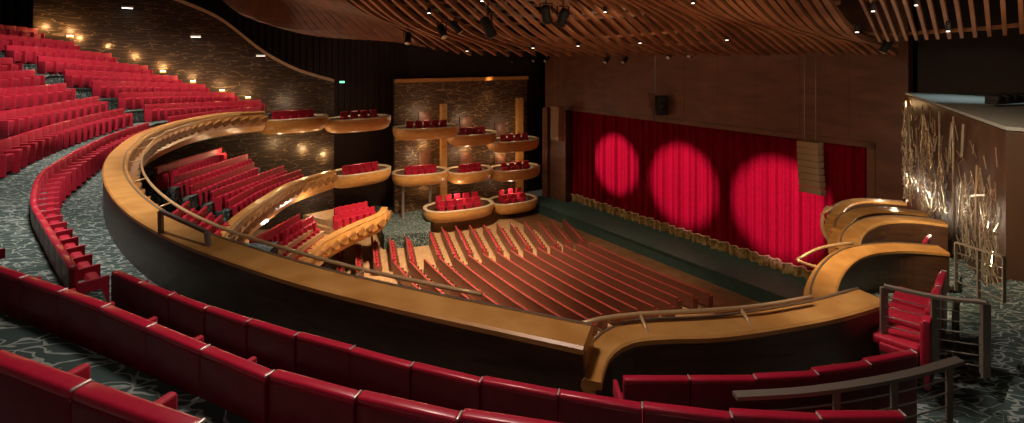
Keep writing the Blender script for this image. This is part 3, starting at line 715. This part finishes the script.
# ------------------------------------------------------------------ stalls
stall = small_seat('stalls_seat', M['stallback'], M['stallpad'], .85, True)
cand = []
def rimline(px):
    pts = [(200, 225), (240, 243), (282, 257), (350, 274), (450, 298), (553, 320), (600, 322), (700, 318), (800, 300), (1100, 300)]
    for (a, b), (c, d) in zip(pts[:-1], pts[1:]):
        if a <= px <= c: return b+(d-b)*(px-a)/(c-a)
    return 225
def srow(a, direc, length, curve, where, block):
    a = Vector((a[0], a[1], 0)); direc = Vector((direc[0], direc[1], 0)).normalized(); nrm = -N
    n = int(length/.54)
    for i in range(n):
        s = .27+i*.54; f = s/length
        d2 = direc.copy(); p = a+direc*s+nrm*(curve*(4*f*(f-1)))*-1*-1
        t = (direc+nrm*curve*(8*f-4)/length).normalized()
        fdir = Vector((-t.y, t.x, 0)); 
        if fdir.dot(nrm) < 0: fdir = -fdir
        px = 512+F*p.x/p.y; py = HY+F*(H-.9)/p.y
        if py > rimline(px)+9: continue
        cand.append((p.y, p, math.atan2(fdir.y, fdir.x)-math.pi/2, f'{ordn(i+1)} from the far end, {where}', block))
NR = 15
SA, SB = Vector((5.5, 34.2, 0)), Vector((-7.6, 30.9, 0))
for k in range(NR):
    a = SA.lerp(SB, k/(NR-1)); srow(a, (.60-.004*k, -.80), 9.4+(.12*k), .18, f'{ordn(k+1)} centre row from stage', 'centre stalls seats')
TA, TB = Vector((4.2, 39.2, 0)), Vector((-6.6, 37.2, 0))
for k in range(11):
    f = k/10; a = TA.lerp(TB, f); srow(a, (.18+.12*f, -.95), 4.7+.8*f, .0, f'{ordn(k+1)} side row from stage', 'side stalls seats')
for k in range(6):
    f = k/5; a = Vector((-8.2, 36.6, 0)).lerp(Vector((-13.6, 33.6, 0)), f); srow(a, (.28+.1*f, -.95), 5.4-.8*f, 0, f'{ordn(k+1)} rear row from landing', 'rear stalls seats')
cand.sort(key=lambda c: c[0]); print('stalls', len(cand))
for i, (y, p, rz, lab, grp) in enumerate(cand[:300]):
    o = stall if i == 0 else stall.copy()
    if i: COL.objects.link(o)
    o.location = p; o.rotation_euler = (0, 0, rz); tag(o, f'wooden stalls seat, {lab}', 'seat', grp)
rest = cand[300:]
if rest:
    m = MB(); me = stall.data
    for y, p, rz, lab, grp in rest:
        R = Matrix.Rotation(rz, 3, 'Z'); b = len(m.v); m.v += [tuple(p+R@v.co) for v in me.vertices]
        for q in me.polygons: m.f.append(tuple(b+j for j in q.vertices)); m.m.append(q.material_index); m.sm.append(False)
    tag(m.build('stalls_seats', [M['stallback'], M['stallpad']], fixn=False), 'farthest blocks of wood-backed red stalls seats by the stacked boxes', 'seats', kind='stuff')

# ------------------------------------------------------------------ rails
def offpath(path, o, dz, s_, smooth=1):
    out = []
    for i, p in enumerate(path):
        a, b = path[max(i-1, 0)], path[min(i+1, len(path)-1)]; t = Vector((b.x-a.x, b.y-a.y, 0)).normalized(); out.append(p+Vector((-t.y, t.x, 0))*s_*o+Vector((0, 0, dz)))
    return out
def rail(name, pts, r, label, cat, posts=None, mt='brass', pr=.02, base=None):
    b = Vector(base) if base else Vector(pts[0])
    root = tag(empty(name, b), label, cat); m = MB(); m.tube([Vector(p)-b for p in pts], r); m.build('rail', M[mt], root)
    for a, c in (posts or []):
        m = MB(); m.tube([Vector(a)-b, Vector(c)-b], pr); m.build('bracket', M[mt], root)
    return root
i0 = 4; rp_ = offpath(rim, .80, -.10, sg)[i0:-8]
br = []
for i in range(6, len(rp_), 9): br.append((rp_[i], offpath(rim, .5, -.16, sg)[i0+i]))
rail('brass_rail', rp_, .028, 'slim brass rail running along the inside of the long balcony parapet', 'rail', br[:60])
rr = by_drop([(572, 326, 3.0), (600, 319, 3.0), (640, 314, 3.0), (700, 311, 3.0), (760, 306, 3.0), (812, 297, 3.0)]); rr = catmull(rr, .2)
rail('brass_rail', rr, .028, 'slim brass rail before the parapet right of centre', 'rail', [(rr[i], rr[i]+Vector((.05, -.25, -.15))) for i in range(3, len(rr), 5)])
for k, (l, d, lab) in enumerate((([(853, 243), (835, 245), (815, 250), (797, 260)], 10.5, 'pale brass rail reaching left from the nearest right box'),
                     ([(797, 260), (812, 266), (835, 268)], 10.0, 'lower pale brass rail bent below the nearest right box'),
                     ([(843, 247), (828, 240), (822, 225), (824, 212), (832, 207)], 15.0, 'looped brass rail at the second right box'),
                     ([(846, 238), (836, 232), (827, 222), (822, 214), (828, 206)], 18.0, 'outer looped brass rail at the far right boxes'))):
    rail('brass_rail', catmull([PX(x, y, d) for x, y in l], .15), .035 if d < 12 else .05, lab, 'rail')
# bracket rail standing on the parapet at the foot of the aisle
b = PZ(161, 236, 11.2); 
root = tag(empty('aisle_guard', b), 'dark metal guard rail standing on the left parapet ledge', 'guard rail')
p1, p2 = PX(161, 234, 7.75), PX(209, 252, 7.15); q1, q2 = PX(160.5, 211, 7.75), PX(207, 232, 7.15)
m = MB(); m.bar(q1-b, q2-b, .05, .05); m.build('top_bar', M['steel'], root)
for a, c in ((p1, q1), (p2, q2)): m = MB(); m.bar(a-b, c-b, .06, .06); m.build('post', M['steel'], root)
# handrail with cables beside the short right row
b = PX(735, 420, 3.6); root = tag(empty('cable_handrail', b), 'curved bronze handrail with steel cables behind the short right row', 'handrail')
hr = catmull([PX(735, 398, 3.6), PX(800, 394, 3.66), (PX(860, 386, 3.75)), PX(915, 375, 3.88), PX(960, 362, 4.0)], .1)
m = MB(); m.sweep([p-b for p in hr], [(-.035, 0), (.035, 0), (.035, .03), (-.035, .03)]); m.build('rail', M['steel'], root)
for px, i in ((840, .45), (900, .72), (958, .99)):
    p = hr[int(i*(len(hr)-1))]-b; m = MB(); m.bar(p+Vector((0, 0, -.62)), p, .05, .02); m.build('post', M['steel'], root)
for k in range(1, 5): m = MB(); m.tube([p-b+Vector((0, 0, -.11*k)) for p in hr], .006); m.build('cable', M['cable'], root)
# balustrade in the right corner
def balus(pts, h, label, npost, nc, big=.06, glass=False):
    b = Vector(pts[0])-Vector((0, 0, h)); root = tag(empty('cable_balustrade', b), label, 'balustrade')
    P = [Vector(p)-b for p in catmull(pts, .1)]
    m = MB(); m.sweep(P, [(-.035, 0), (.035, 0), (.035, .03), (-.035, .03)]); m.build('rail', M['steel'], root)
    for i in range(npost):
        p = P[int(i*(len(P)-1)/(npost-1))]; m = MB(); m.bar(p-Vector((0, 0, h)), p, big, .025); m.build('post', M['steel'], root)
    for k in range(1, nc+1): m = MB(); m.tube([p-Vector((0, 0, h*k/(nc+1))) for p in P], .007 if nc > 4 else .014); m.build('cable', M['cable'], root)
    if glass:
        m = MB(); m.sweep([p-Vector((0, 0, .06)) for p in P], [(-.008, 0), (.008, 0), (.008, -h+.12), (-.008, -h+.12)]); m.build('glass_pane', M['glass'], root)
balus([PX(956, 243, 9.6), PX(1004, 258, 8.6)], .95, 'bronze bar railing before the glittering screen on the right', 3, 4)
balus([PX(884, 287, 5.9), PX(935, 298, 5.6), PX(986, 304, 5.35)], .82, 'steel cable balustrade between the open seats and the aisle', 3, 6, .09)
balus([PX(956, 300, 6.2), PX(984, 302, 5.5)], .82, 'short glazed balustrade at the top of the right corner steps', 2, 0, .09, True)

# ------------------------------------------------------------------ lamps and fittings
def stage_light(px, py, d, s, label, tilt=.6, yaw=0):
    p = PX(px, py, d); root = tag(empty('stage_light', p, yaw), label, 'stage light', 'stage lights under the ceiling')
    R = Matrix.Rotation(math.pi-tilt, 3, 'X')
    m = MB(); m.lathe([(.10*s, -.35*s), (.17*s, -.3*s), (.18*s, .15*s), (.2*s, .35*s), (.17*s, .36*s)], (0, 0, 0), 14, M=R); m.build('housing', M['black'], root)
    m = MB(); m.lathe([(.16*s, .362*s), (.16*s, .37*s)], (0, 0, 0), 14, M=R); m.build('lens', M['glint_metal'], root)
    m = MB(); m.bar((-.24*s, 0, 0), (-.24*s, 0, .4*s), .03*s, .06*s); m.bar((.24*s, 0, 0), (.24*s, 0, .4*s), .03*s, .06*s); m.bar((-.25*s, 0, .4*s), (.25*s, 0, .4*s), .06*s, .03*s); m.bar((0, 0, .4*s), (0, 0, .8*s), .04*s, .04*s)
    m.build('yoke', M['black'], root)
for i, (px, py, d, s) in enumerate(((408, 38, 30, 1.1), (442, 31, 27, 1.2), (456, 27, 26, 1.1), (488, 27, 24, 1.5), (546, 14, 20, 1.1), (563, 17, 20, 1.1), (886, 46, 20, .8))):
    stage_light(px, py, d, s, f'black stage light hung under the slatted ceiling, {ordn(i+1)} from the left', .5+.1*(i % 3), i*.7)
for i, (px, py) in enumerate(((505, 60), (514, 60), (535, 59), (547, 59), (607, 60), (625, 60), (670, 55), (691, 54))):
    r = (px-512)/F; tt = (O.y*r-O.x)/(.6+.8*r); dd = (O+U*tt).y-1.3
    stage_light(px, py, dd, .9, f'small stage light below the ceiling front edge, {ordn(i+1)} from the left', .9, -.9)
for i, (px, py, d) in enumerate(((429, 13, 22), (482, 1, 21), (605, 12, 22), (693, 3, 19), (533, 48, 31), (467, 51, 35), (640, 43, 29), (727, 40, 25), (578, 46, 31), (916, 5, 12), (857, 32, 16), (948, 31, 12), (873, 11, 13))):
    p = PX(px, py, d); s = .6*d/22; o_ = tag(empty('downlight', p), f'small round ceiling downlight between the slats, {ordn(i+1)} of the scattered ones', 'downlight', 'ceiling downlights')
    xo = px
    o_['label'] = f'glowing ceiling downlight {"high" if py < 20 else "low"} in the slats, {["left of centre", "centre left", "right of centre", "toward the right", "near the middle edge", "at the left edge", "past the middle edge", "above the curtain right half", "above the left spotlit curtain", "by the right wall", "above the hanging loudspeaker", "farthest right", "right of the trusses"][i]}'
    m = MB(); m.lathe([(.10*s, .25), (.16*s, .2), (.16*s, 0), (.13*s, 0)], (0, 0, 0), 12); m.build('can', M['black'], o_)
    m = MB(); m.lathe([(.12*s, .0), (.10*s, -.02)], (0, 0, 0), 12); m.build('lamp', M['lampw'], o_)
# step lights along the foot of the veined wall
for i, (px, py, d) in enumerate(((45, 33, 26.6), (70, 37, 27.2), (80, 44, 27.6), (108, 52, 28.4), (135, 62, 29), (163, 72, 29.8), (193, 82, 30.6), (222, 91, 31.4), (248, 98, 32.2))):
    p = PX(px, py, d); o_ = tag(empty('step_light', p), f'warm glowing light at the foot of the veined wall, {ordn(i+1)} from the left', 'light', 'lights along the veined wall')
    m = MB(); m.box((0, 0, 0), (.32, .12, .12), 0, rz=.66, bev=.02); m.build('housing', M['brass'], o_)
    m = MB(); m.box((0, 0, .075), (.26, .09, .03), 0, rz=.66); m.build('lamp', M['lamp'], o_)
    light('POINT', p+Vector((.2, -.25, .35)), 42, (1, .56, .22), size=.1, name='step_glow')
# ceiling fittings on the left wall
for i, (px, py) in enumerate(((127, 7), (194, 36), (258, 55))):
    p = WP(px)+Vector((.5, -.6, 0)); z = H-(py-HY)/F*p.y; o_ = tag(empty('wall_light', (p.x, p.y, z)), f'small pale light high on the veined left wall, {ordn(i+1)} from the left', 'light', 'lights high on the veined wall')
    m = MB(); m.box((0, 0, 0), (.55, .3, .12), 0, rz=.66, bev=.02); m.build('housing', M['glint_metal'], o_)
    m = MB(); m.box((0, 0, -.07), (.5, .26, .02), 0, rz=.66); m.build('lamp', M['lampw'], o_)
# exit sign
p = PX(342, 82, 37.5); o_ = tag(empty('exit_sign', p, .5), 'small green emergency exit sign in the dark left recess', 'sign')
m = MB(); m.box((0, 0, 0), (.42, .08, .2), bev=.01); m.build('housing', M['black'], o_); m = MB(); m.box((0, -.045, 0), (.36, .01, .14)); m.build('panel', M['exit'], o_)
# hanging loudspeakers and fittings in front of the curtain
def array(px, y0, y1, d, wd, label, n=8, curve=.5):
    a = PX(px, y0, d); b = PX(px, y1, d); h = a.z-b.z; root = tag(empty('line_array_loudspeaker', (a.x, a.y, b.z)), label, 'loudspeaker')
    for k in range(n):
        f = (k+.5)/n; m = MB(); off = -curve*f*f; p = Vector((0, 0, h*(1-f)))+N*(-off*.6)+U*(curve*f*f*.5)
        m.box(p, (wd, wd*.8, h/n*.94), 0, Matrix.Rotation(math.atan2(U.y, U.x), 3, 'Z')@Matrix.Rotation(-.25*f, 3, 'X'), bev=.02); m.build('cabinet', M['speaker'], root)
    for s_ in (-.3, .3):
        m = MB(); m.tube([Vector((s_*wd, 0, h)), Vector((s_*wd, 0, h+ (15-a.z)))], .02, n=6); m.build('chain', M['steel'], root)
array(810, 141, 192, 24.4, .95, 'tall curved bronze loudspeaker hanging before the right side of the curtain')
array(558, 106, 140, 42.5, 1.0, 'curved bronze loudspeaker hanging at the left edge of the stage opening')
p = PX(655, 95, 34.8); root = tag(empty('wall_bracket', p), 'dark fitting with a tapered bracket at the top centre of the stage opening', 'bracket')
m = MB(); m.bar((0, 0, 2.8), (0, 0, 0), .1, .1); m.build('pole', M['steel'], root)
m = MB(); m.sweep(catmull([Vector((-.5, 0, .0)), Vector((-.3, -.1, -.9)), Vector((-.1, -.2, -1.9))], .3), [(-.12, 0), (.12, 0), (.12, .2), (-.12, .2)]); m.box((-.25, 0, -.4), (.5, .3, 1.0), bev=.05); m.build('arm', M['wallwood'], root)
m = MB(); m.box((.45, 0, -.75), (.8, .8, 1.4), bev=.08); m.lathe([(.28, 0), (.28, .1)], (.45, -.4, -.8), 14, M=Matrix.Rotation(math.pi/2, 3, 'X')); m.build('projector', M['black'], root)
# equipment on top of the right wall
p = rp(7, 12.5)+Vector((2.2, 0, 0)); root = tag(empty('floodlight_bar', p, .4), 'black lighting bar lying on top of the right wall', 'light')
m = MB(); m.box((0, 0, .15), (2.4, .3, .12), bev=.03); m.build('bar', M['black'], root)
for k in range(5): m = MB(); m.box((-1+k*.5, 0, .26), (.3, .34, .2), bev=.04); m.build('lamp_head', M['black'], root)
# accent lights
for t in (1.0, 3.0, 5.0): light('POINT', rp(t, 8.8, 1.0), 42, (1, .85, .65), size=.1, name='screen_uplight')
for t in (9.8, 11.5): light('POINT', rp(t, 9.9, 1.0), 24, (1, .85, .65), size=.1, name='screen_uplight')
light('POINT', rp(.9, 12.1, .5), 14, (1, .6, .25), size=.05, name='screen_light')
light('SPOT', rp(3, 15, -1.5), 160, (.75, .95, .95), to=rp(3, 12.4, -1), size=.1, angle=100, name='roof_light')
p = FA+fd*8.6+fn*.7; light('SPOT', (p.x, p.y, 13.0), 500, (1, .62, .3), to=(p.x, p.y, 8), size=.1, angle=60, blend=.9, name='wall_washer')
for px, py, d in ((260, 150, 30), (300, 150, 32), (225, 150, 28)): light('POINT', PX(px, py, d), 28, (1, .68, .36), size=.15, name='tier_light')
for px, py, d in ((310, 205, 29), (270, 225, 25)): light('POINT', PX(px, py, d), 70, (1, .8, .6), size=.15, name='tier_light')
light('SPOT', (-6, 26, 13.5), 800, (1, .8, .65), to=(-14, 25, 6.5), size=.5, angle=60, blend=.9, name='house_or_fill_light')
light('AREA', (6, 26, 19), 170, (1, .65, .42), to=(6, 36, 12), size=5, name='portal_wash')

for t in (1.5, 7.5, 13.5, 19.5): light('SPOT', S(t, 3.5, 9), 420, (1, .78, .5), to=S(t, .3, .6), size=.3, angle=55, blend=.9, name='apron_fill')  # added spots that brighten the fringe and apron, not real fittings
for px, py, d in ((280, 146, 33), (305, 150, 34.5), (325, 155, 35.5)): light('POINT', PX(px, py, d), 60, (1, .66, .32), size=.1, name='step_glow')

for px, py, d in ((316, 197, 34), (296, 203, 31)): light('POINT', PX(px, py, d), 45, (1, .8, .6), size=.1, name='tier_light')
for t, z in ((2.6, 6.3), (6.4, 5.5), (9.9, 4.8), (2.6, 2.9)):
    p = FA+fd*t+fn*.5; light('POINT', (p.x, p.y, z+.2), 26, (1, .62, .28), size=.08, name='box_light')
